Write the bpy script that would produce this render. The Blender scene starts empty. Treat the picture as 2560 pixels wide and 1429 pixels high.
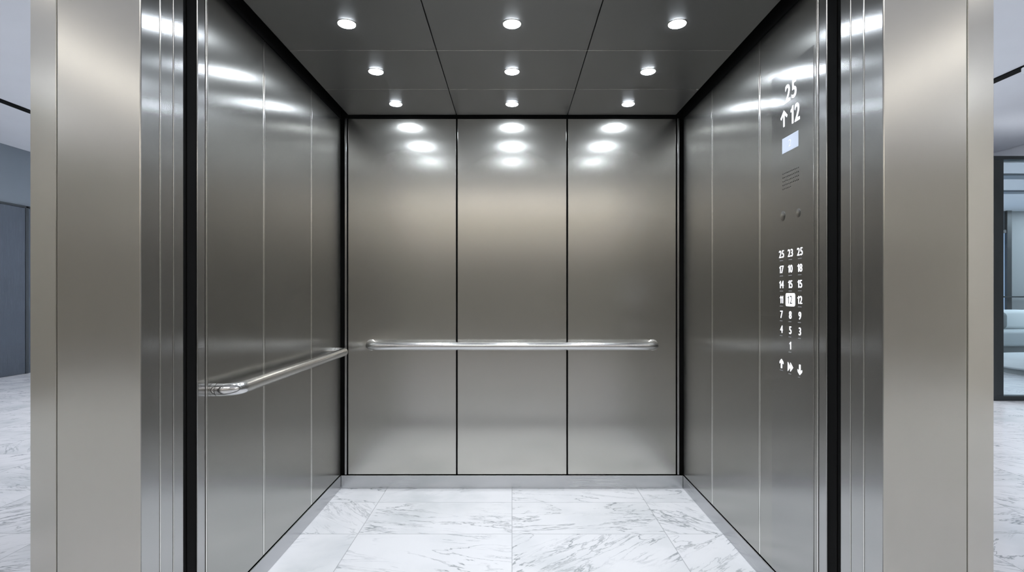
import bpy, bmesh, math
from mathutils import Vector, Matrix

sc = bpy.context.scene
COL = sc.collection
EYE = 1.2            # eye height above the floor
F = 1330.0           # focal length in pixels of the 2560 px wide frame

# ------------------------------------------------------------------ materials
def new_mat(name):
    m = bpy.data.materials.new(name); m.use_nodes = True
    nt = m.node_tree
    return m, nt, nt.nodes['Principled BSDF']

def N(nt, t, **kw):
    n = nt.nodes.new(t)
    for k, v in kw.items(): setattr(n, k, v)
    return n

def plain(name, col, rough=0.5, metal=0.0, spec=0.5, emis=None, estr=0.0, noise=0.0):
    m, nt, b = new_mat(name)
    b.inputs['Base Color'].default_value = (*col, 1)
    b.inputs['Roughness'].default_value = rough
    b.inputs['Metallic'].default_value = metal
    b.inputs['Specular IOR Level'].default_value = spec
    if emis:
        b.inputs['Emission Color'].default_value = (*emis, 1)
        b.inputs['Emission Strength'].default_value = estr
    if noise:
        tc = N(nt, 'ShaderNodeTexCoord'); nz = N(nt, 'ShaderNodeTexNoise')
        nz.inputs['Scale'].default_value = 3.0; nz.inputs['Detail'].default_value = 5
        nt.links.new(tc.outputs['Object'], nz.inputs['Vector'])
        mx = N(nt, 'ShaderNodeMix', data_type='RGBA')
        mx.inputs[6].default_value = (*[c*(1-noise) for c in col], 1)
        mx.inputs[7].default_value = (*[min(1, c*(1+noise)) for c in col], 1)
        nt.links.new(nz.outputs['Fac'], mx.inputs[0])
        nt.links.new(mx.outputs[2], b.inputs['Base Color'])
    return m

def brushed(name, col, rough, aniso=0.75, scale=(420, 420, 2.5), bump=0.05, var=0.10, rvar=0.05, tangent=(0, 0, 1), arot=0.25, broad=0.14):
    """Stainless steel brushed along one direction (the small component of scale)."""
    m, nt, b = new_mat(name)
    L = nt.links.new
    geo = N(nt, 'ShaderNodeNewGeometry')
    mp = N(nt, 'ShaderNodeVectorMath', operation='MULTIPLY')
    mp.inputs[1].default_value = scale
    L(geo.outputs['Position'], mp.inputs[0])
    nz = N(nt, 'ShaderNodeTexNoise')
    nz.inputs['Scale'].default_value = 1.0; nz.inputs['Detail'].default_value = 1.5; nz.inputs['Roughness'].default_value = 0.65
    L(mp.outputs[0], nz.inputs['Vector'])
    big = N(nt, 'ShaderNodeTexNoise'); big.inputs['Scale'].default_value = 1.7; big.inputs['Detail'].default_value = 2
    L(geo.outputs['Position'], big.inputs['Vector'])
    mr = N(nt, 'ShaderNodeMapRange'); L(nz.outputs['Fac'], mr.inputs[0])
    mr.inputs[1].default_value = 0.25; mr.inputs[2].default_value = 0.75
    mr.inputs[3].default_value = 1 - var; mr.inputs[4].default_value = 1 + var
    mul = N(nt, 'ShaderNodeVectorMath', operation='SCALE')
    mul.inputs[0].default_value = col
    L(mr.outputs[0], mul.inputs['Scale'])
    L(mul.outputs[0], b.inputs['Base Color'])
    r1 = N(nt, 'ShaderNodeMapRange'); L(nz.outputs['Fac'], r1.inputs[0])
    r1.inputs[1].default_value = 0.25; r1.inputs[2].default_value = 0.75
    r1.inputs[3].default_value = rough - rvar; r1.inputs[4].default_value = rough + rvar
    r2 = N(nt, 'ShaderNodeMath', operation='MULTIPLY_ADD'); L(big.outputs['Fac'], r2.inputs[0])
    r2.inputs[1].default_value = 0.08; L(r1.outputs[0], r2.inputs[2])
    r3 = N(nt, 'ShaderNodeMath', operation='SUBTRACT'); L(r2.outputs[0], r3.inputs[0]); r3.inputs[1].default_value = 0.04
    L(r3.outputs[0], b.inputs['Roughness'])
    b.inputs['Metallic'].default_value = 1.0
    b.inputs['Anisotropic'].default_value = aniso
    b.inputs['Anisotropic Rotation'].default_value = arot
    if tangent:
        cx = N(nt, 'ShaderNodeCombineXYZ')
        for i in range(3): cx.inputs[i].default_value = tangent[i]
        L(cx.outputs[0], b.inputs['Tangent'])
    if bump:
        bp = N(nt, 'ShaderNodeBump'); bp.inputs['Strength'].default_value = bump; bp.inputs['Distance'].default_value = 0.001
        L(nz.outputs['Fac'], bp.inputs['Height']); L(bp.outputs[0], b.inputs['Normal'])
    if broad:
        b2 = N(nt, 'ShaderNodeBsdfPrincipled')
        b2.inputs['Metallic'].default_value = 1.0; b2.inputs['Roughness'].default_value = 0.46
        b2.inputs['Anisotropic'].default_value = min(.6, aniso); b2.inputs['Anisotropic Rotation'].default_value = arot
        if tangent: L(cx.outputs[0], b2.inputs['Tangent'])
        L(mul.outputs[0], b2.inputs['Base Color'])
        ms = N(nt, 'ShaderNodeMixShader'); ms.inputs[0].default_value = broad
        out = nt.nodes['Material Output']
        L(b.outputs[0], ms.inputs[1]); L(b2.outputs[0], ms.inputs[2]); L(ms.outputs[0], out.inputs['Surface'])
    return m

def marble(name, tile, off, rough=0.16, bright=0.81, joint=0.0022, vein_amt=1.0):
    """Polished white marble slabs; each slab takes its veins from its own patch and angle."""
    m, nt, b = new_mat(name)
    L = nt.links.new
    def math_(op, a, c=None, d=None):
        n = N(nt, 'ShaderNodeMath', operation=op)
        for i, v in enumerate((a, c, d)):
            if v is None: continue
            if isinstance(v, (int, float)): n.inputs[i].default_value = v
            else: L(v, n.inputs[i])
        return n.outputs[0]
    geo = N(nt, 'ShaderNodeNewGeometry')
    sp = N(nt, 'ShaderNodeSeparateXYZ'); L(geo.outputs['Position'], sp.inputs[0])
    u = math_('DIVIDE', math_('ADD', sp.outputs[0], -off[0]), tile[0])
    v = math_('DIVIDE', math_('ADD', sp.outputs[1], -off[1]), tile[1])
    iu = math_('FLOOR', u); iv = math_('FLOOR', v)
    fu = math_('SUBTRACT', u, iu); fv = math_('SUBTRACT', v, iv)
    idv = N(nt, 'ShaderNodeCombineXYZ'); L(iu, idv.inputs[0]); L(iv, idv.inputs[1]); idv.inputs[2].default_value = 3.7
    wn = N(nt, 'ShaderNodeTexWhiteNoise', noise_dimensions='3D'); L(idv.outputs[0], wn.inputs['Vector'])
    ws = N(nt, 'ShaderNodeSeparateColor'); L(wn.outputs['Color'], ws.inputs[0])
    # slab-local coordinates rotated and shifted per slab
    rot = N(nt, 'ShaderNodeVectorRotate', rotation_type='Z_AXIS')
    L(geo.outputs['Position'], rot.inputs['Vector'])
    L(math_('MULTIPLY_ADD', ws.outputs[0], 1.7, -0.75), rot.inputs['Angle'])
    sh = N(nt, 'ShaderNodeVectorMath', operation='MULTIPLY_ADD')
    L(wn.outputs['Color'], sh.inputs[0]); sh.inputs[1].default_value = (37, 53, 0)
    L(rot.outputs[0], sh.inputs[2])
    def ridged(scale, stretch, detail, dist, width, rg=0.6):
        mp = N(nt, 'ShaderNodeVectorMath', operation='MULTIPLY'); L(sh.outputs[0], mp.inputs[0]); mp.inputs[1].default_value = stretch
        n = N(nt, 'ShaderNodeTexNoise'); L(mp.outputs[0], n.inputs['Vector'])
        n.inputs['Scale'].default_value = scale; n.inputs['Detail'].default_value = detail
        n.inputs['Roughness'].default_value = rg; n.inputs['Distortion'].default_value = dist
        a = math_('ABSOLUTE', math_('SUBTRACT', n.outputs['Fac'], 0.5))
        r = N(nt, 'ShaderNodeMapRange', interpolation_type='SMOOTHSTEP'); L(a, r.inputs[0])
        r.inputs[1].default_value = 0.0; r.inputs[2].default_value = width; r.inputs[3].default_value = 1; r.inputs[4].default_value = 0
        return r.outputs[0]
    def mask(scale, lo, hi):
        n = N(nt, 'ShaderNodeTexNoise'); L(sh.outputs[0], n.inputs['Vector'])
        n.inputs['Scale'].default_value = scale; n.inputs['Detail'].default_value = 4
        r = N(nt, 'ShaderNodeMapRange', interpolation_type='SMOOTHSTEP'); L(n.outputs['Fac'], r.inputs[0])
        r.inputs[1].default_value = lo; r.inputs[2].default_value = hi
        return r.outputs[0]
    v1 = math_('MULTIPLY', ridged(2.0, (0.55, 2.6, 1), 7, 0.45, 0.012, 0.58), mask(2.2, 0.40, 0.60))
    v2 = math_('MULTIPLY', ridged(4.2, (0.5, 2.8, 1), 8, 0.6, 0.024, 0.62), mask(2.7, 0.42, 0.66))
    cloud = mask(2.4, 0.40, 0.75)
    tint = math_('MULTIPLY', cloud, math_('MULTIPLY_ADD', ws.outputs[1], 0.7, 0.35))
    base = N(nt, 'ShaderNodeMix', data_type='RGBA')
    base.inputs[6].default_value = (bright, bright, bright*1.03, 1); base.inputs[7].default_value = (bright*.70, bright*.735, bright*.76, 1)
    L(tint, base.inputs[0])
    mx1 = N(nt, 'ShaderNodeMix', data_type='RGBA'); L(base.outputs[2], mx1.inputs[6]); mx1.inputs[7].default_value = (.17, .19, .21, 1)
    L(math_('MULTIPLY', v1, 0.72*vein_amt), mx1.inputs[0])
    mx2 = N(nt, 'ShaderNodeMix', data_type='RGBA'); L(mx1.outputs[2], mx2.inputs[6]); mx2.inputs[7].default_value = (.25, .275, .30, 1)
    L(math_('MULTIPLY', v2, 0.62*vein_amt), mx2.inputs[0])
    # thin joints
    du = math_('MULTIPLY', math_('MINIMUM', fu, math_('SUBTRACT', 1.0, fu)), tile[0])
    dv = math_('MULTIPLY', math_('MINIMUM', fv, math_('SUBTRACT', 1.0, fv)), tile[1])
    jt = math_('LESS_THAN', math_('MINIMUM', du, dv), joint)
    mx3 = N(nt, 'ShaderNodeMix', data_type='RGBA'); L(mx2.outputs[2], mx3.inputs[6]); mx3.inputs[7].default_value = (.33, .34, .36, 1)
    L(math_('MULTIPLY', jt, 0.6), mx3.inputs[0])
    L(mx3.outputs[2], b.inputs['Base Color'])
    b.inputs['Roughness'].default_value = rough
    b.inputs['Specular IOR Level'].default_value = 0.4
    return m

M = {}
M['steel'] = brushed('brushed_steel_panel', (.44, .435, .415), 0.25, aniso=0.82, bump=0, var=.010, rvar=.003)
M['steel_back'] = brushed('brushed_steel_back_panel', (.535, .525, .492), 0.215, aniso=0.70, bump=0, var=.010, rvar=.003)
M['steel_jamb'] = brushed('brushed_steel_jamb', (.47, .468, .465), 0.22, aniso=0.84, bump=0, var=.010, rvar=.003)
M['steel_frame'] = brushed('brushed_steel_frame', (.615, .595, .55), 0.22, aniso=0.6, bump=0, var=0.010, rvar=.0, scale=(150, 150, 4))
M['steel_kick'] = brushed('brushed_steel_kickplate', (.52, .525, .535), 0.26, aniso=0.5, bump=0, var=.03, rvar=.01, scale=(3, 3, 420))
M['steel_cop'] = brushed('brushed_steel_control_plate', (.41, .408, .40), 0.20, aniso=0.62, bump=0, var=.010, rvar=.003)
M['rail'] = brushed('satin_steel_rail', (.62, .615, .605), 0.15, aniso=0.3, scale=(6, 6, 500), bump=0, var=.03, rvar=.01, tangent=None)
M['trim'] = plain('bright_steel_trim', (.78, .77, .74), 0.22, 1.0)
M['ceiling_metal'] = plain('dark_steel_ceiling', (.20, .198, .195), 0.36, 0.75)
M['black'] = plain('black_rubber', (.004, .004, .004), 0.7, spec=0.08)
M['void'] = plain('black_recess', (.004, .004, .004), 0.8, spec=0.1)
M['substrate'] = plain('dark_backing', (.03, .03, .03), 0.5, 0.4)
M['lens'] = plain('downlight_lens', (1, 1, 1), 0.4, emis=(.84, .915, 1.0), estr=76)
M['glow'] = plain('glowing_white_numeral', (.9, .9, .95), 0.4, emis=(.90, .92, 1.0), estr=1.5)
M['glow_soft'] = plain('dim_white_mark', (.3, .3, .32), 0.4, emis=(.85, .88, 1.0), estr=0.05)
M['glow_key'] = plain('lit_button_face', (.95, .95, 1), 0.35, emis=(.95, .97, 1.0), estr=1.5)
M['key_ink'] = plain('grey_numeral_ink', (.06, .065, .07), 0.5)
M['screen'] = plain('pale_blue_screen', (.35, .40, .48), 0.25, emis=(.74, .82, 1.0), estr=0.5)
M['screen_mark'] = plain('pale_screen_mark', (.45, .47, .5), 0.3, emis=(.86, .91, 1.0), estr=0.56)
M['marble_car'] = marble('car_marble', (.772, .406), (0, 3.07))
M['marble_lobby'] = marble('lobby_marble', (.567, .66), (2.22, 3.33), rough=0.12, bright=.84)
M['paint'] = plain('pale_grey_paint', (.70, .715, .755), 0.7, noise=.03)
M['paint_warm'] = plain('warm_grey_paint', (.60, .565, .515), 0.7, noise=.04)
M['reflect_panel'] = plain('taupe_reflection_panel', (.28, .265, .23), 0.5, noise=.05)  # for added unseen panels that tone the steel's reflections
M['paint_lounge'] = plain('grey_lounge_panel', (.22, .235, .25), 0.5, noise=.05)
M['paint_dark'] = plain('slate_grey_panel', (.155, .185, .22), 0.35, noise=.05)
M['strip'] = plain('strip_light_diffuser', (1, 1, 1), 0.5, emis=(1.0, .97, .92), estr=4.5)
M['strip_wash'] = plain('warm_wash_diffuser', (1, 1, 1), 0.5, emis=(1.0, .95, .87), estr=8)
M['strip_front_fill'] = plain('front_fill_diffuser', (1, 1, 1), 0.5, emis=(1.0, .985, .96), estr=18)  # emitter of the added strip before the opening
M['strip_lounge_fill'] = plain('lounge_fill_diffuser', (1, 1, 1), 0.5, emis=(.85, .94, 1.0), estr=12)  # emitter of the added lounge fill
M['strip_roof_fill'] = plain('roof_fill_diffuser', (1, 1, 1), 0.5, emis=(.92, .96, 1.0), estr=3.6)  # emitter of the added uplight on the lounge roof
M['strip_fill'] = plain('cool_fill_diffuser', (1, 1, 1), 0.5, emis=(.92, .955, 1.0), estr=47)  # emitter of the unseen fill strips added around the lobby
M['bronze'] = plain('dark_bronze_frame', (.028, .036, .042), 0.35, 0.3)
M['lift_steel'] = brushed('blue_dark_lift_door', (.09, .105, .125), 0.24, aniso=0.6)
M['fabric'] = plain('pale_grey_upholstery', (.38, .42, .44), 0.9, spec=.2, noise=.06)
M['fabric_dark'] = plain('dark_grey_upholstery', (.16, .18, .19), 0.9, spec=.2, noise=.06)
M['fabric_light'] = plain('off_white_upholstery', (.52, .56, .58), 0.9, spec=.2, noise=.05)
M['sky_pane'] = plain('daylight_pane', (.3, .4, .55), 0.15, emis=(.42, .60, .86), estr=0.55)
M['white_plastic'] = plain('white_lamp_head', (.85, .86, .88), 0.35)

for k_ in ('glow', 'glow_soft', 'glow_key', 'screen', 'screen_mark', 'sky_pane'):
    M[k_].cycles.emission_sampling = 'NONE'   # faint glows: seen, too weak to need light sampling

def glass_mat():
    m = bpy.data.materials.new('clear_glass'); m.use_nodes = True
    nt = m.node_tree; nt.nodes.clear()
    o = N(nt, 'ShaderNodeOutputMaterial'); t = N(nt, 'ShaderNodeBsdfTransparent'); g = N(nt, 'ShaderNodeBsdfGlossy')
    t.inputs[0].default_value = (.90, .95, .97, 1); g.inputs['Roughness'].default_value = 0.03
    lw = N(nt, 'ShaderNodeLayerWeight'); lw.inputs[0].default_value = 0.5
    pw = N(nt, 'ShaderNodeMath', operation='POWER'); pw.inputs[1].default_value = 4.0
    ma = N(nt, 'ShaderNodeMath', operation='MULTIPLY_ADD'); ma.inputs[1].default_value = 0.6; ma.inputs[2].default_value = 0.035
    mx = N(nt, 'ShaderNodeMixShader')
    nt.links.new(lw.outputs['Facing'], pw.inputs[0]); nt.links.new(pw.outputs[0], ma.inputs[0])
    nt.links.new(ma.outputs[0], mx.inputs[0]); nt.links.new(t.outputs[0], mx.inputs[1]); nt.links.new(g.outputs[0], mx.inputs[2])
    nt.links.new(mx.outputs[0], o.inputs[0])
    return m
M['glass'] = glass_mat()

# ------------------------------------------------------------------ geometry helpers
def box_bm(x0, x1, y0, y1, z0, z1, bev=0.0, seg=2, bm=None):
    own = bmesh.new()
    r = bmesh.ops.create_cube(own, size=1.0)
    for v in own.verts:
        v.co = Vector(((x0+x1)/2 + v.co.x*(x1-x0), (y0+y1)/2 + v.co.y*(y1-y0), (z0+z1)/2 + v.co.z*(z1-z0)))
    if bev:
        bmesh.ops.bevel(own, geom=list(own.edges), offset=bev, segments=seg, profile=0.5, affect='EDGES')
    if bm is None: return own
    me = bpy.data.meshes.new('t'); own.to_mesh(me); own.free(); bm.from_mesh(me); bpy.data.meshes.remove(me)
    return bm

def world_loc(o):
    p = Vector((0, 0, 0))
    while o: p += o.location; o = o.parent
    return p

def obj(name, bm, mat, parent=None, smooth=False, origin='base'):
    """Link a bmesh given in world coordinates as one mesh object."""
    bmesh.ops.recalc_face_normals(bm, faces=bm.faces)
    xs = [v.co for v in bm.verts]
    lo = Vector((min(c.x for c in xs), min(c.y for c in xs), min(c.z for c in xs)))
    hi = Vector((max(c.x for c in xs), max(c.y for c in xs), max(c.z for c in xs)))
    c = (lo + hi) / 2
    if origin == 'base': c.z = lo.z
    bmesh.ops.translate(bm, verts=bm.verts, vec=-c)
    me = bpy.data.meshes.new(name); bm.to_mesh(me); bm.free()
    me.materials.append(mat)
    if smooth:
        for p in me.polygons: p.use_smooth = True
        try: me.set_sharp_from_angle(angle=math.radians(40))
        except Exception: pass
    o = bpy.data.objects.new(name, me); COL.objects.link(o)
    if parent:
        o.parent = parent; o.location = c - world_loc(parent)
    else:
        o.location = c
    return o

def struct(name, bm, mat, parent=None, label=None, cat=None):
    o = obj(name, bm, mat, parent)
    if not parent:
        o['kind'] = 'structure'
        if label: o['label'] = label
        if cat: o['category'] = cat
    return o

def thing(name, label, cat, loc, group=None):
    o = bpy.data.objects.new(name, None); COL.objects.link(o)
    o.location = loc; o.empty_display_size = 0.1
    tag(o, label, cat, group)
    return o

def tag(o, label, cat, group=None):
    o['label'] = label; o['category'] = cat
    if group: o['group'] = group
    return o

def tube_bm(pts, r, seg=28, cap=True):
    bm = bmesh.new(); rings = []
    n = len(pts)
    up = Vector((0, 0, 1))
    for i, p in enumerate(pts):
        t = (pts[min(i+1, n-1)] - pts[max(i-1, 0)]).normalized()
        a = t.cross(up).normalized(); b = a.cross(t).normalized()
        rings.append([bm.verts.new(p + r*(math.cos(2*math.pi*k/seg)*a + math.sin(2*math.pi*k/seg)*b)) for k in range(seg)])
    for i in range(n-1):
        for k in range(seg):
            bm.faces.new((rings[i][k], rings[i][(k+1) % seg], rings[i+1][(k+1) % seg], rings[i+1][k]))
    if cap:
        bm.faces.new(rings[0]); bm.faces.new(rings[-1])
    return bm

def lathe_bm(prof, seg=48, c=(0, 0, 0), axis='z'):
    """Revolve (radius, height) pairs; axis 'z', 'x' or 'y'."""
    bm = bmesh.new(); rings = []
    for r, h in prof:
        if r < 1e-6:
            rings.append([bm.verts.new((0, 0, h))]); continue
        rings.append([bm.verts.new((r*math.cos(2*math.pi*k/seg), r*math.sin(2*math.pi*k/seg), h)) for k in range(seg)])
    for a, b in zip(rings, rings[1:]):
        for k in range(seg):
            k2 = (k+1) % seg
            if len(a) == 1 and len(b) == 1: continue
            if len(a) == 1: bm.faces.new((a[0], b[k], b[k2]))
            elif len(b) == 1: bm.faces.new((a[k], a[k2], b[0]))
            else: bm.faces.new((a[k], a[k2], b[k2], b[k]))
    if axis == 'x': bmesh.ops.rotate(bm, verts=bm.verts, matrix=Matrix.Rotation(math.radians(90), 3, 'Y'))
    if axis == 'y': bmesh.ops.rotate(bm, verts=bm.verts, matrix=Matrix.Rotation(math.radians(90), 3, 'X'))
    bmesh.ops.translate(bm, verts=bm.verts, vec=c)
    return bm

def arc(c, r, a0, a1, z, n=14):
    return [Vector((c[0] + r*math.cos(a0 + (a1-a0)*i/n), c[1] + r*math.sin(a0 + (a1-a0)*i/n), z)) for i in range(n+1)]

# ------------------------------------------------------------------ car dimensions
XW = 1.06            # side wall face
YB = 3.29            # back wall face
ZC = 2.30            # ceiling
ZK = 0.082           # kickplate height

# car floor
struct('floor', box_bm(-1.10, 1.10, 1.76, 3.36, -0.10, 0.0), M['marble_car'],
       label='white veined marble tile floor inside the lift car', cat='floor')

# side walls: backing + panels + seam strips
DL = [(1.853, 2.266), (2.282, 2.806), (2.822, 3.286)]
DR = [(1.853, 2.270), (2.286, 2.812), (2.828, 3.286)]
for s, nm, DD in ((-1, 'wall_left', DL), (1, 'wall_right', DR)):
    def sx(a, b): return (min(s*a, s*b), max(s*a, s*b))
    side = 'left' if s < 0 else 'right'
    w = struct(nm, box_bm(*sx(XW+.022, XW+.06), 1.79, 3.36, 0.0, 2.46), M['substrate'],
               label='brushed steel panelled side wall of the lift car, ' + ('with the handrail' if s < 0 else 'with the control panel'), cat='wall')
    for a, b in DD:
        p = struct('wall_panel', box_bm(*sx(XW, XW+.020), a, b, ZK+.004, 2.285, bev=.0022), M['steel'], w)
    for (a, b), (c, d) in zip(DD, DD[1:]):
        struct('seam_strip', box_bm(*sx(XW+.001, XW+.021), b+.0045, c-.001, ZK+.004, 2.285, bev=.0012), M['trim'], w)
    struct('front_post', box_bm(*sx(XW, XW+.021), 1.794, 1.8385, 0.0, 2.30, bev=.0025), M['steel_jamb'], w)
    struct('post_strip', box_bm(*sx(XW-.001, XW+.021), 1.842, 1.8485, 0.0, 2.30, bev=.001), M['trim'], w)
    struct('slot_lining', box_bm(*sx(XW-.002, XW+.0215), 1.80, 3.30, 2.287, 2.46), M['void'], w)
    k = struct('baseboard_'+side, box_bm(*sx(XW-.004, XW+.020), 1.853, 3.283, 0.0, ZK, bev=.002), M['steel_kick'],
               label='brushed steel kickplate along the foot of the ' + ('handrail wall' if s < 0 else 'control panel wall'), cat='kickplate')

# back wall
w = struct('wall_back', box_bm(-1.11, 1.11, YB+.024, YB+.07, 0.0, 2.46), M['void'],
           label='brushed steel back wall of the lift car in three panels', cat='wall')
bx = [-1.018, -.3415, .3415, 1.018]
for i in range(3):
    struct('wall_panel', box_bm(bx[i]+.0045, bx[i+1]-.0045, YB, YB+.022, ZK+.004, 2.285, bev=.0022), M['steel_back'], w)
for s in (-1, 1):
    struct('corner_strip', box_bm(s*1.028-.006, s*1.028+.006, YB-.003, YB+.022, ZK+.004, 2.285, bev=.0015), M['steel_jamb'], w)
struct('slot_lining', box_bm(-1.08, 1.08, YB-.001, YB+.02, 2.287, 2.46), M['void'], w)
struct('baseboard_back', box_bm(-1.056, 1.056, YB-.006, YB+.022, 0.0, ZK, bev=.002), M['steel_kick'],
       label='brushed steel kickplate along the foot of the back wall', cat='kickplate')

# ceiling: dark recess above, nine panels
c = struct('ceiling', box_bm(-1.12, 1.12, 1.79, 3.36, 2.46, 2.50), M['void'],
           label='dark steel lift ceiling of nine panels with a black shadow gap', cat='ceiling')
CX = [-1.008, -.341, .341, 1.008]
CY = [1.85, 2.402, 2.857, 3.268]
lights = [(x, y) for y in (2.167, 2.631, 3.08) for x in (-.673, 0.0, .673)]
def panel_bm(x0, x1, y0, y1, cx, cy, r):
    """ceiling panel with a round cut-out for its downlight"""
    bm = box_bm(x0, x1, y0, y1, ZC, ZC+.018, bev=.0016)
    return bm
for j in range(3):
    for i in range(3):
        struct('ceiling_panel', panel_bm(CX[i]+.0018, CX[i+1]-.0018, CY[j]+.0018, CY[j+1]-.0018, 0, 0, 0), M['ceiling_metal'], c)

for y in CY[1:3]:
    struct('seam_strip', box_bm(-1.006, 1.006, y-.0013, y+.0013, ZC-.0006, ZC+.01), M['trim'], c)
# downlights
def make_downlight(x, y, label):
    t = thing('downlight', label, 'ceiling light', (x, y, ZC), 'round downlights in the lift ceiling')
    obj('trim_ring', lathe_bm([(.0355, 0), (.0355, -.0012), (.0375, -.0016), (.0390, -.0012), (.0395, -.0002)], c=(x, y, ZC)), M['trim'], t, smooth=True)
    obj('lens', lathe_bm([(.0352, -.0006), (.0348, -.0025), (.032, -.0042), (.022, -.0056), (0, -.006)], seg=24, c=(x, y, ZC)), M['lens'], t, smooth=True)
    ld = bpy.data.lights.new('downlight_beam', 'SPOT'); ld.energy = 18.5; ld.spot_size = math.radians(105); ld.spot_blend = .55
    ld.shadow_soft_size = .03; ld.color = (.88, .935, 1.0)
    lo = bpy.data.objects.new('downlight_beam', ld); COL.objects.link(lo); lo.parent = t; lo.location = (0, 0, -.014)
    return t
rowname = ['in the front row nearest the doors', 'in the middle row', 'in the row by the rear wall']
colname = ['beside the handrail wall', 'in the centre', 'beside the control panel wall']
proto = None
for k, (x, y) in enumerate(lights):
    lab = 'round white ceiling downlight %s, %s' % (rowname[k//3], colname[k % 3])
    if proto is None:
        proto = make_downlight(x, y, lab)
    else:
        r = proto.copy(); COL.objects.link(r); r.location = (x, y, ZC); r['label'] = lab
        for ch in list(proto.children):
            cc = ch.copy(); COL.objects.link(cc); cc.parent = r; cc.location = ch.location.copy()

# ------------------------------------------------------------------ handrails
RR = 0.025; RL = 0.0228
def handrail_back():
    z = EYE - .3125; y = YB - .082; x1 = .869; rb = .05
    t = thing('handrail', 'straight brushed steel handrail mounted across the back wall', 'handrail', (0, YB, z), 'lift car handrails')
    p = [Vector((-x1, YB-.001, z)), Vector((-x1, YB-.02, z))]
    p += arc((-x1+rb, y+rb), rb, math.pi, 1.5*math.pi, z)
    p += [Vector((-x1+rb+(2*x1-2*rb)*i/12, y, z)) for i in range(1, 12)]
    p += arc((x1-rb, y+rb), rb, 1.5*math.pi, 2*math.pi, z)
    p += [Vector((x1, YB-.02, z)), Vector((x1, YB-.001, z))]
    obj('rail', tube_bm(p, RR), M['rail'], t, smooth=True)
    for s in (-1, 1):
        obj('wall_flange', lathe_bm([(0, 0), (.034, 0), (.034, .003), (.031, .005), (.0258, .006)], c=(s*x1, YB, z), axis='y'), M['trim'], t, smooth=True)
def handrail_left():
    z = EYE - .338; x = -XW + .08; y0, y1 = 1.885, 3.15; rb = .055
    t = thing('handrail', 'brushed steel handrail running along the side wall towards the doors', 'handrail', (-XW, (y0+y1)/2, z), 'lift car handrails')
    p = [Vector((-XW+.018, y0, z))]
    p += arc((x-rb, y0+rb), rb, -.5*math.pi, 0, z)
    p += [Vector((x, y0+rb+(y1-y0-2*rb)*i/12, z)) for i in range(1, 12)]
    p += arc((x-rb, y1-rb), rb, 0, .5*math.pi, z)
    p += [Vector((-XW+.018, y1, z))]
    obj('rail', tube_bm(p, RL), M['rail'], t, smooth=True)
    for y in (y0, y1):
        obj('end_socket', tube_bm([Vector((-XW+.0005, y, z)), Vector((-XW+.010, y, z)), Vector((-XW+.0165, y, z))], RL+.0004), M['rail'], t, smooth=True)
        obj('joint_ring', tube_bm([Vector((-XW+.016, y, z)), Vector((-XW+.0185, y, z))], RL-.001), M['substrate'], t, smooth=True)
handrail_back(); handrail_left()

# ------------------------------------------------------------------ control panel on the right wall
def ray(px, py, X):
    """where the photo's pixel meets the plane x = X -> (depth, height)"""
    D = F*X/(px-1280.0)
    return D, EYE + (735.0-py)*D/F
def glyph_bm(ch, size, depth, bold):
    cu = bpy.data.curves.new('glyph', 'FONT'); cu.body = ch; cu.size = size
    cu.extrude = depth; cu.resolution_u = 6; cu.offset = bold
    o = bpy.data.objects.new('glyph', cu); COL.objects.link(o)
    bpy.context.view_layer.update()
    me = bpy.data.meshes.new_from_object(o.evaluated_get(bpy.context.evaluated_depsgraph_get()))
    bm = bmesh.new(); bm.from_mesh(me)
    bpy.data.objects.remove(o); bpy.data.meshes.remove(me); bpy.data.curves.remove(cu)
    return bm
def text_bm(s, size, depth=.0006, xs=1.0, bold=0.0):
    """digits set side by side; the figure 1 is drawn with its flag"""
    ref = glyph_bm('0', size, depth, bold)
    h = max(v.co.y for v in ref.verts) - min(v.co.y for v in ref.verts); ref.free()
    out = bmesh.new(); x = 0.0
    for ch in s:
        if ch == '1':
            t = h*.145 + 2*bold
            bm = poly_bm([[(-t/2, 0), (t/2, 0), (t/2, h), (-t*.15, h), (-t*.6, h*.87), (-h*.26, h*.80), (-h*.26, h*.68), (-t/2, h*.73)]], depth)
        else:
            bm = glyph_bm(ch, size, depth, bold)
        x0 = min(v.co.x for v in bm.verts); x1 = max(v.co.x for v in bm.verts)
        y0 = min(v.co.y for v in bm.verts); y1 = max(v.co.y for v in bm.verts); k = h/(y1-y0)
        for v in bm.verts: v.co = Vector((x + v.co.x - x0, (v.co.y - y0)*k, v.co.z))
        x += x1 - x0 + h*.19
        me = bpy.data.meshes.new('t'); bm.to_mesh(me); bm.free(); out.from_mesh(me); bpy.data.meshes.remove(me)
    w = x - h*.19
    for v in out.verts: v.co = Vector(((v.co.x - w/2)*xs, v.co.y - h/2, v.co.z))
    return out
def poly_bm(polys, depth=.0006):
    bm = bmesh.new()
    for P in polys:
        a = [bm.verts.new((x, y, -depth)) for x, y in P]; b = [bm.verts.new((x, y, depth)) for x, y in P]
        bm.faces.new(a); bm.faces.new(b[::-1])
        for i in range(len(P)):
            j = (i+1) % len(P); bm.faces.new((a[i], b[i], b[j], a[j]))
    return bm
def on_wall(bm, D, z, out=.0004, shear=0.0):
    """place a flat figure (x right, y up) on the control plate, facing into the car"""
    X = XW - .0015 - out
    for v in bm.verts: v.co = Vector((X - v.co.z, D - v.co.x, z + v.co.y))
    return bm
def rrect(w, h, r, n=6):
    P = []
    for cx, cy, a in ((w/2-r, h/2-r, 0), (-w/2+r, h/2-r, 90), (-w/2+r, -h/2+r, 180), (w/2-r, -h/2+r, 270)):
        for i in range(n+1):
            t = math.radians(a + 90*i/n); P.append((cx + r*math.cos(t), cy + r*math.sin(t)))
    return P
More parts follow.
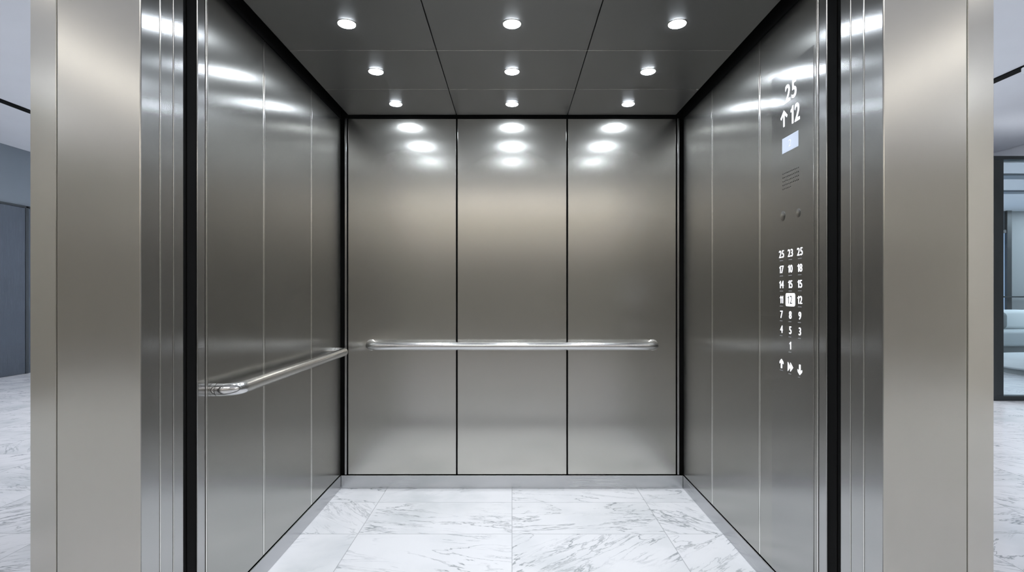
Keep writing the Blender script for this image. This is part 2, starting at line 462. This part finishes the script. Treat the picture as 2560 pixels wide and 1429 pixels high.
ARROW = [(-.10, -.5), (.10, -.5), (.10, .18), (.34, -.02), (.34, .20), (0, .5), (-.34, .20), (-.34, -.02), (-.10, .18)]
cop = thing('control_panel', 'tall flush steel lift control panel with glowing floor numbers', 'control panel', (XW, 2.018, .088))
obj('face_plate', box_bm(XW-.0015, XW-.0001, 1.868, 2.168, .088, EYE+.875, bev=.0006, seg=1), M['steel_cop'], cop)
D, z = ray(1978, 227, XW)
obj('floor_display', on_wall(text_bm('25', .092, xs=.86, bold=.0012), D, z), M['glow'], cop)['label'] = 'upper glowing floor number 25'
D, z = ray(1989, 282, XW)
obj('floor_display', on_wall(text_bm('12', .092, xs=.80, bold=.0012), D, z), M['glow'], cop)['label'] = 'lower glowing floor number 12'
D, z = ray(1961, 297, XW)
obj('direction_arrow', on_wall(poly_bm([[(x*.056, y*.062) for x, y in
    [(-.075, -.5), (.075, -.5), (.075, .27), (.36, .0), (.45, .12), (0, .52), (-.45, .12), (-.36, .0), (-.075, .27)]]]), D, z), M['glow'], cop)
sc_bm = box_bm(XW-.0025, XW-.0014, 1.966, 2.083, EYE+.5475, EYE+.606, bev=.0005, seg=1)
scr = obj('screen', sc_bm, M['screen'], cop); scr['label'] = 'small pale blue lit screen'
obj('screen_mark', on_wall(text_bm('2', .038, xs=1.1), 2.024, EYE+.576, out=.0012), M['screen_mark'], scr)
# speaker grille: rows of small holes
gb = bmesh.new()
for r in range(5):
    n = 11 if r < 4 else 6
    for k in range(n):
        D = 2.078 - .0112*k; zz = EYE + .468 - .0148*r
        h = bmesh.ops.create_circle(gb, cap_ends=True, radius=.0023, segments=10)
        for v in h['verts']: v.co = Vector((XW-.0017, D - v.co.x, zz + v.co.y))
gr = obj('speaker_grille', gb, M['void'], cop); gr['label'] = 'rows of small dark speaker holes'
for px, py, rr in ((1958, 540, .020), (1997, 532, .017)):
    D, z = ray(px, py, XW)
    obj('sensor_cover', lathe_bm([(0, .0016), (rr*.92, .0016), (rr, .0010), (rr, -.001)], seg=32, c=(XW-.0015, D, z), axis='x') if False else
        lathe_bm([(0, -.0006), (rr*.94, -.0006), (rr, -.0001), (rr, .001)], seg=32, c=(XW-.0015, D, z), axis='x'), M['steel_cop'], cop, smooth=True)
# floor buttons
cols = [2.089, 2.023, 1.956]
rows = [.157, .097, .038, -.021, -.079, -.137, -.195]
keys = [('25', '23', '25'), ('17', '10', '18'), ('14', '15', '15'), ('11', '12', '12'), ('7', '8', '9'), ('4', '5', '3'), (None, '1', None)]
def caption(D, z, n, parent):
    bm = poly_bm([[(-.0125+.0052*k, -.0016), (-.0095+.0052*k, -.0012), (-.0092+.0052*k, .0014), (-.0122+.0052*k, .0018 if k % 2 else .0010)] for k in range(n)], .0003)
    return obj('caption_mark', on_wall(bm, D, z), M['glow_soft'], parent)
for r, row in enumerate(keys):
    for c_, s in enumerate(row):
        if s is None: continue
        D, z = cols[c_], EYE + rows[r]
        # the numbers climb and fall a little from column to column in the photo
        if r == 3 and c_ == 1:
            kb = obj('floor_button', on_wall(poly_bm([rrect(.064, .050, .008)], .0012), D, z), M['glow_key'], cop)
            kb['label'] = 'lit white square floor button 12'
            obj('numeral', on_wall(text_bm('12', .044, xs=.95), D, z, out=.0014), M['key_ink'], kb)
        else:
            nb = obj('floor_button', on_wall(text_bm(s, .041, xs=.92, bold=0), D, z), M['glow'], cop)
            nb['label'] = 'glowing floor number ' + s
            caption(D, z-.0255, 5 if len(s) > 1 else 4, nb)
D, z = cols[0], EYE - .272
b_ = obj('arrow_button', on_wall(poly_bm([[(x*.040, y*.036) for x, y in ARROW]]), D, z), M['glow'], cop); b_['label'] = 'glowing up arrow'
caption(D, z-.026, 5, b_)
D, z = cols[1], EYE - .277
b_ = obj('arrow_button', on_wall(poly_bm([[(-.018, -.017), (0, 0), (-.018, .017)], [(0.0005, -.017), (.0195, 0), (0.0005, .017)]]), D, z), M['glow'], cop); b_['label'] = 'glowing double arrow pointing sideways'
caption(D, z-.026, 4, b_)
D, z = cols[2], EYE - .278
b_ = obj('arrow_button', on_wall(poly_bm([[(x*.042, -y*.038) for x, y in ARROW]]), D, z), M['glow'], cop); b_['label'] = 'glowing down arrow'
caption(D, z-.028, 3, b_)

# ------------------------------------------------------------------ landing door surround
ZH = 3.38
YF = 1.519
for s, nm in ((-1, 'door_1'), (1, 'door_2')):
    side = 'handrail' if s < 0 else 'control panel'
    def sx(a, b): return (min(s*a, s*b), max(s*a, s*b))
    d = struct(nm, box_bm(*sx(XW+.024, XW+.235), YF+.02, 1.70, 0.0, 2.46), M['substrate'],
               label='brushed steel landing door jamb on the %s side' % side, cat='door jamb')
    # seen edge-on from the reveal: jamb lining and two slid-back door leaves, then the black running gap
    seg = [(1.5205, 1.6005), (1.6065, 1.6635), (1.6685, 1.7165)]
    for q, (a, b) in enumerate(seg):
        struct('jamb_lining' if q == 0 else 'door_leaf_edge', box_bm(*sx(XW, XW+.022), a, b, 0.0, 2.46, bev=.002), M['steel_jamb'], d)
    struct('leaf_strip', box_bm(*sx(XW-.001, XW+.02), 1.6012, 1.6058, 0.0, 2.46, bev=.001), M['trim'], d)
    struct('leaf_strip', box_bm(*sx(XW-.001, XW+.02), 1.6645, 1.6672, 0.0, 2.46, bev=.0008), M['trim'], d)
    g = struct('trim_%d' % (1 if s < 0 else 2), box_bm(*sx(XW+.004, XW+.05), 1.7175, 1.793, 0.0, 2.46), M['black'],
               label='black rubber-lined gap between landing door and lift car, %s side' % side, cat='door gap')
    struct('gap_fin', box_bm(*sx(XW+.001, XW+.03), 1.7375, 1.7435, 0.0, 2.46, bev=.001), M['black'], g)
    # front casing, full height
    f = struct('trim_%d' % (3 if s < 0 else 4), box_bm(*sx(XW+.0005, 1.3000), YF, YF+.03, 0.0, ZH, bev=.003), M['steel_frame'],
               label='tall brushed steel casing beside the lift opening, %s side' % side, cat='door casing')
    # outer return strip, turned slightly back
    bm = bmesh.new()
    a, b = 1.3025, 1.4110
    vs = [(a, YF+.0005), (b, YF+.0385), (b, YF+.068), (a, YF+.03)]
    lo = [bm.verts.new((s*x, y, 0.0)) for x, y in vs]; hi = [bm.verts.new((s*x, y, ZH)) for x, y in vs]
    bm.faces.new(lo); bm.faces.new(hi[::-1])
    for i in range(4):
        j = (i+1) % 4; bm.faces.new((lo[i], lo[j], hi[j], hi[i]))
    bmesh.ops.bevel(bm, geom=list(bm.edges), offset=.0025, segments=2, profile=.5, affect='EDGES')
    struct('outer_strip', bm, M['steel_frame'], f)
    # cladding of the lift shaft behind the casing
    struct('wall_shaft_'+('left' if s < 0 else 'right'), box_bm(*sx(1.368, 1.40), YF+.06, 3.50, 0.0, ZH), M['paint_dark'],
           label='dark cladding on the outside of the lift shaft, %s side' % side, cat='wall')
struct('wall_shaft_back', box_bm(-1.40, 1.40, 3.50, 3.54, 0.0, ZH), M['paint_dark'], label='dark cladding behind the lift shaft', cat='wall')
struct('trim_5', box_bm(-XW, XW, YF, YF+.03, 2.46, ZH, bev=.002), M['steel_frame'], label='brushed steel transom panel above the lift opening', cat='door casing')
struct('trim_6', box_bm(-XW-.02, XW+.02, YF+.0, 1.752, -.03, 0.0, bev=.001), M['steel_kick'], label='steel landing door sill', cat='sill')

# ------------------------------------------------------------------ lobby
struct('floor_lobby', box_bm(-7.6, 11.0, -6.2, 12.2, -.14, -.031) , M['marble_lobby'], label='white veined marble lobby floor', cat='floor') if False else None
def lobby_floor():
    bm = bmesh.new()
    # ring of floor around the lift shaft
    for x0, x1, y0, y1 in ((-7.6, 11.0, -6.2, YF-.001), (-7.6, -1.34, YF, 3.5), (1.34, 11.0, YF, 3.5), (-7.6, 11.0, 3.5, 12.2)):
        box_bm(x0, x1, y0, y1, -.12, 0.0, bm=bm)
    return bm
struct('floor_lobby', lobby_floor(), M['marble_lobby'], label='white veined marble lobby floor outside the lift', cat='floor')
lc = struct('ceiling_lobby', box_bm(-7.6, 7.62, -6.2, 12.2, ZH, ZH+.1), M['paint'], label='pale blue-grey plain lobby ceiling', cat='ceiling')
struct('wall_lobby_left', box_bm(-7.56, -7.38, -6.2, 12.2, 0.0, ZH), M['paint_dark'], label='slate grey lobby wall holding another lift door', cat='wall')
struct('wall_lobby_far', box_bm(-7.38, 11.0, 12.0, 12.2, 0.0, ZH), M['paint'], label='pale lobby wall behind the lift shaft', cat='wall')
struct('wall_lobby_front', box_bm(-7.38, 7.5, -6.2, -6.0, 0.0, ZH), M['paint_warm'], label='warm grey lobby wall opposite the lift', cat='wall')
struct('trim_10', box_bm(-7.38, -7.35, -5.96, 4.6, 0.0, ZH, bev=.003), M['reflect_panel'], label='added unseen taupe panel along the lobby side wall before the other lift door', cat='reflection panel')  # unseen, added to warm what the outer strip reflects
struct('trim_9', box_bm(-7.37, 7.44, -6.0, -5.97, 0.0, 2.15, bev=.003), M['reflect_panel'], label='added unseen dark taupe panel along the lobby wall opposite the lift', cat='reflection panel')  # unseen, added to darken the middle of the back wall's reflection
struct('wall_lobby_right', box_bm(7.45, 7.62, -6.0, 5.96, 0.0, ZH), M['paint_warm'], label='pale lobby wall in front of the glazed lounge', cat='wall')
struct('wall_lounge_above', box_bm(7.45, 7.62, 5.96, 12.0, 2.86, ZH), M['paint'], label='grey bulkhead wall above the glazed lounge', cat='wall')

# second lift door on the lobby's left wall
d3 = struct('door_3', box_bm(-7.385, -7.36, 6.55, 8.15, 0.0, 2.53, bev=.003), M['lift_steel'], label='dark steel lift door on the far lobby wall', cat='lift door')
struct('door_leaf', box_bm(-7.362, -7.345, 6.60, 7.30, .01, 2.50, bev=.003), M['lift_steel'], d3)
struct('door_leaf', box_bm(-7.362, -7.345, 7.31, 8.03, .01, 2.50, bev=.003), M['lift_steel'], d3)
struct('door_edge', box_bm(-7.364, -7.342, 8.035, 8.085, .0, 2.53, bev=.002), M['bronze'], d3)
struct('door_header', box_bm(-7.366, -7.342, 6.55, 8.15, 2.505, 2.535, bev=.002), M['bronze'], d3)

# ceiling tracks
def track(x, y0, y1, label, spots):
    t = thing('light_track', label, 'light track', (x, (y0+y1)/2, ZH), 'black ceiling light tracks')
    obj('track_channel', box_bm(x-.05, x+.05, y0, y1, ZH-.012, ZH-.0005, bev=.002), M['black'], t)
    for y in spots:
        obj('spot_head', lathe_bm([(0, -.012), (.034, -.012), (.042, -.018), (.042, -.055), (.036, -.062), (.030, -.058), (0, -.056)], seg=28, c=(x, y, ZH)), M['white_plastic'], t, smooth=True)
track(-5.75, 0.5, 9.5, 'black ceiling light track over the far lift door side', [])
track(4.92, 0.5, 9.5, 'black ceiling light track with a small white spot, over the lounge side', [5.08])

# linear ceiling lights in the lobby; unseen fill strips are added among them
def strip(x0, x1, y0, y1, label, mat='strip_fill'):
    t = thing('strip_light', label, 'ceiling light', ((x0+x1)/2, (y0+y1)/2, ZH), 'linear lobby ceiling lights')
    obj('housing', box_bm(x0-.015, x1+.015, y0-.015, y1+.015, ZH-.010, ZH-.0005, bev=.001), M['white_plastic'], t)
    obj('diffuser', box_bm(x0, x1, y0, y1, ZH-.016, ZH-.010, ), M[mat], t)
strip(-4.12, -3.88, -5.2, 2.6, 'long linear ceiling light before the lift, on the handrail side', 'strip')
strip(3.88, 4.12, -5.2, 2.6, 'long linear ceiling light before the lift, on the control panel side', 'strip')
strip(-3.2, -2.9, 5.2, 10.8, 'long linear fill light added unseen behind the lift, on the handrail side')  # unseen pair added behind the shaft to light the lobby walls
strip(2.9, 3.2, 5.2, 10.8, 'long linear fill light added unseen behind the lift, on the control panel side')
strip(-3.4, 3.4, -5.75, -5.45, 'long linear ceiling light washing the wall opposite the lift', 'strip_wash')
strip(-.95, .95, -1.05, -.7, 'linear fill light added unseen across the lobby just before the lift', 'strip_front_fill')  # unseen, added to brighten the lobby floor at the opening
strip(-6.45, -6.15, -2.4, -.4, 'long linear fill light added unseen near the outer lobby wall, on the handrail side')  # unseen pair added as fill for the lobby sides
strip(6.15, 6.45, -2.4, -.4, 'long linear fill light added unseen near the outer lobby wall, on the control panel side')

# ------------------------------------------------------------------ glazed lounge
YG = 6.02
w1 = struct('window_1', box_bm(5.40, 9.9, YG-.03, YG+.05, 2.715, 2.757, bev=.003), M['bronze'], label='dark framed floor-to-ceiling glass screen of the lounge', cat='glass screen')
struct('window_sill', box_bm(5.40, 9.9, YG-.03, YG+.05, 0.0, .055, bev=.003), M['bronze'], w1)
for x in (5.40, 7.25, 9.1):
    struct('window_post', box_bm(x, x+.135, YG-.032, YG+.052, .05, 2.72, bev=.003), M['bronze'], w1)
for a, b in ((5.535, 7.25), (7.385, 9.1)):
    struct('pane', box_bm(a, b, YG+.004, YG+.014, .055, 2.715), M['glass'], w1)
struct('ceiling_lounge', box_bm(5.40, 11.0, YG+.05, 9.75, 2.70, 2.76), M['paint'], label='pale lounge ceiling seen through the glass', cat='ceiling')
for y0, y1 in ((6.62, 6.84), (7.68, 7.84)):
    struct('trim_%d' % (7 if y0 < 7 else 8), box_bm(5.5, 10.8, y0, y1, 2.675, 2.701, bev=.002), M['paint_dark'], label='grey band across the lounge ceiling, %s the glass' % ('next to' if y0 < 7 else 'further from'), cat='ceiling band')
struct('wall_lounge_back', box_bm(8.97, 11.0, 9.62, 9.75, 0.0, 2.70), M['paint_lounge'], label='grey lounge back wall beside the window', cat='wall')
struct('wall_lounge_right', box_bm(10.86, 11.0, YG, 12.0, 0.0, 2.70), M['paint_lounge'], label='grey lounge end wall', cat='wall')
w2 = struct('window_2', box_bm(8.89, 8.975, 9.55, 9.64, 0.0, 2.70, bev=.003), M['bronze'], label='dark framed lounge window onto blue daylight', cat='window')
struct('window_bar', box_bm(7.4, 8.89, 9.56, 9.62, 2.30, 2.36, bev=.002), M['bronze'], w2)
struct('pane', box_bm(7.4, 8.89, 9.60, 9.615, 0.0, 2.30), M['sky_pane'], w2)
struct('upper_panel', box_bm(7.4, 8.89, 9.60, 9.62, 2.36, 2.70), M['paint_dark'], w2)
struct('guard_rail', box_bm(7.4, 10.8, 9.50, 9.53, 1.14, 1.165, bev=.002), M['bronze'], w2)
# downlight in the lounge
lx, ly = 7.16, 7.22
t = thing('downlight', 'small lounge ceiling downlight behind the glass screen', 'ceiling light', (lx, ly, 2.70))
obj('trim_ring', lathe_bm([(.055, 0), (.055, -.004), (.066, -.004), (.068, -.0005)], c=(lx, ly, 2.70)), M['white_plastic'], t, smooth=True)
obj('lens', lathe_bm([(.054, -.001), (.054, -.005), (.03, -.007), (0, -.0075)], c=(lx, ly, 2.70)), M['strip'], t, smooth=True)
strip_l = thing('lounge_fill_light', 'wide flat fill light added unseen inside the lounge', 'ceiling light', (9.8, 7.8, 2.70))  # added out of view to brighten the lounge
obj('diffuser', box_bm(9.3, 10.3, 6.4, 9.2, 2.672, 2.699), M['strip_lounge_fill'], strip_l)

cv = thing('fill_uplight', 'low uplight strip, unseen and added as fill, lying on top of the lounge roof', 'fill light', (7.3, 6.7, 2.76))  # added out of view to brighten the lobby ceiling above the lounge
obj('housing', box_bm(5.8, 8.8, 6.62, 6.80, 2.7605, 2.785, bev=.002), M['white_plastic'], cv)
obj('diffuser', box_bm(5.83, 8.77, 6.64, 6.78, 2.785, 2.792), M['strip_roof_fill'], cv)
# sofa
def cushion(x0, x1, y0, y1, z0, z1, r):
    bm = box_bm(x0, x1, y0, y1, z0, z1, bev=r, seg=5)
    return bm
sofa = thing('sofa', 'pale grey sofa behind the lounge glass', 'sofa', (8.9, 9.05, 0))
obj('base', cushion(7.75, 10.1, 8.62, 9.42, .14, .36, .02), M['fabric_dark'], sofa, smooth=True)
for x0, x1 in ((7.77, 8.92), (8.93, 10.08)):
    obj('seat_cushion', cushion(x0, x1, 8.58, 9.2, .355, .60, .04), M['fabric'], sofa, smooth=True)
    obj('back_cushion', cushion(x0, x1, 9.14, 9.42, .59, .93, .07), M['fabric_light'], sofa, smooth=True)
for x0 in (7.55, 10.1):
    obj('armrest', cushion(x0, x0+.2, 8.62, 9.42, .14, .70, .04), M['fabric'], sofa, smooth=True)
for x in (7.65, 10.2):
    for y in (8.7, 9.34):
        obj('leg', lathe_bm([(0, 0), (.018, 0), (.026, .145), (0, .145)], seg=16, c=(x, y, 0)), M['bronze'], sofa, smooth=True)
tag(obj('throw_pillow', cushion(8.03, 8.38, 8.96, 9.13, .605, .90, .075), M['fabric_dark'], smooth=True), 'dark grey throw pillow leaning on the sofa back', 'pillow')
ott = thing('ottoman', 'low rounded pale ottoman in front of the sofa', 'ottoman', (8.0, 8.0, 0))
obj('seat', lathe_bm([(0, .08), (.50, .08), (.56, .11), (.58, .17), (.56, .23), (.50, .27), (.3, .295), (0, .30)], c=(8.0, 8.0, 0)), M['fabric_light'], ott, smooth=True)
obj('base', lathe_bm([(0, 0), (.46, 0), (.48, .08), (0, .08)], c=(8.0, 8.0, 0)), M['fabric_dark'], ott, smooth=True)

# ------------------------------------------------------------------ world, camera, colour
wd = bpy.data.worlds.new('World'); sc.world = wd; wd.use_nodes = True
wd.node_tree.nodes['Background'].inputs[0].default_value = (.55, .62, .72, 1)
wd.node_tree.nodes['Background'].inputs[1].default_value = 0.3

cam = bpy.data.cameras.new('camera'); co = bpy.data.objects.new('camera', cam); COL.objects.link(co)
co.location = (0, 0, EYE); co.rotation_euler = (math.radians(90), 0, 0)
cam.sensor_width = 36.0; cam.lens = F/2560*36.0
cam.shift_y = (735-714.5)/2560.0
cam.clip_start = 0.02
sc.camera = co
sc.view_settings.view_transform = 'Standard'
sc.view_settings.look = 'None'
sc.view_settings.exposure = 0.0
sc.cycles.use_denoising = True
sc.cycles.max_bounces = 6
sc.cycles.glossy_bounces = 5
sc.cycles.diffuse_bounces = 4
sc.cycles.use_adaptive_sampling = True
sc.cycles.adaptive_threshold = 0.06
sc.cycles.adaptive_min_samples = 16
sc.cycles.sample_clamp_indirect = 6.0
sc.cycles.caustics_reflective = True
sc.cycles.blur_glossy = 0.3
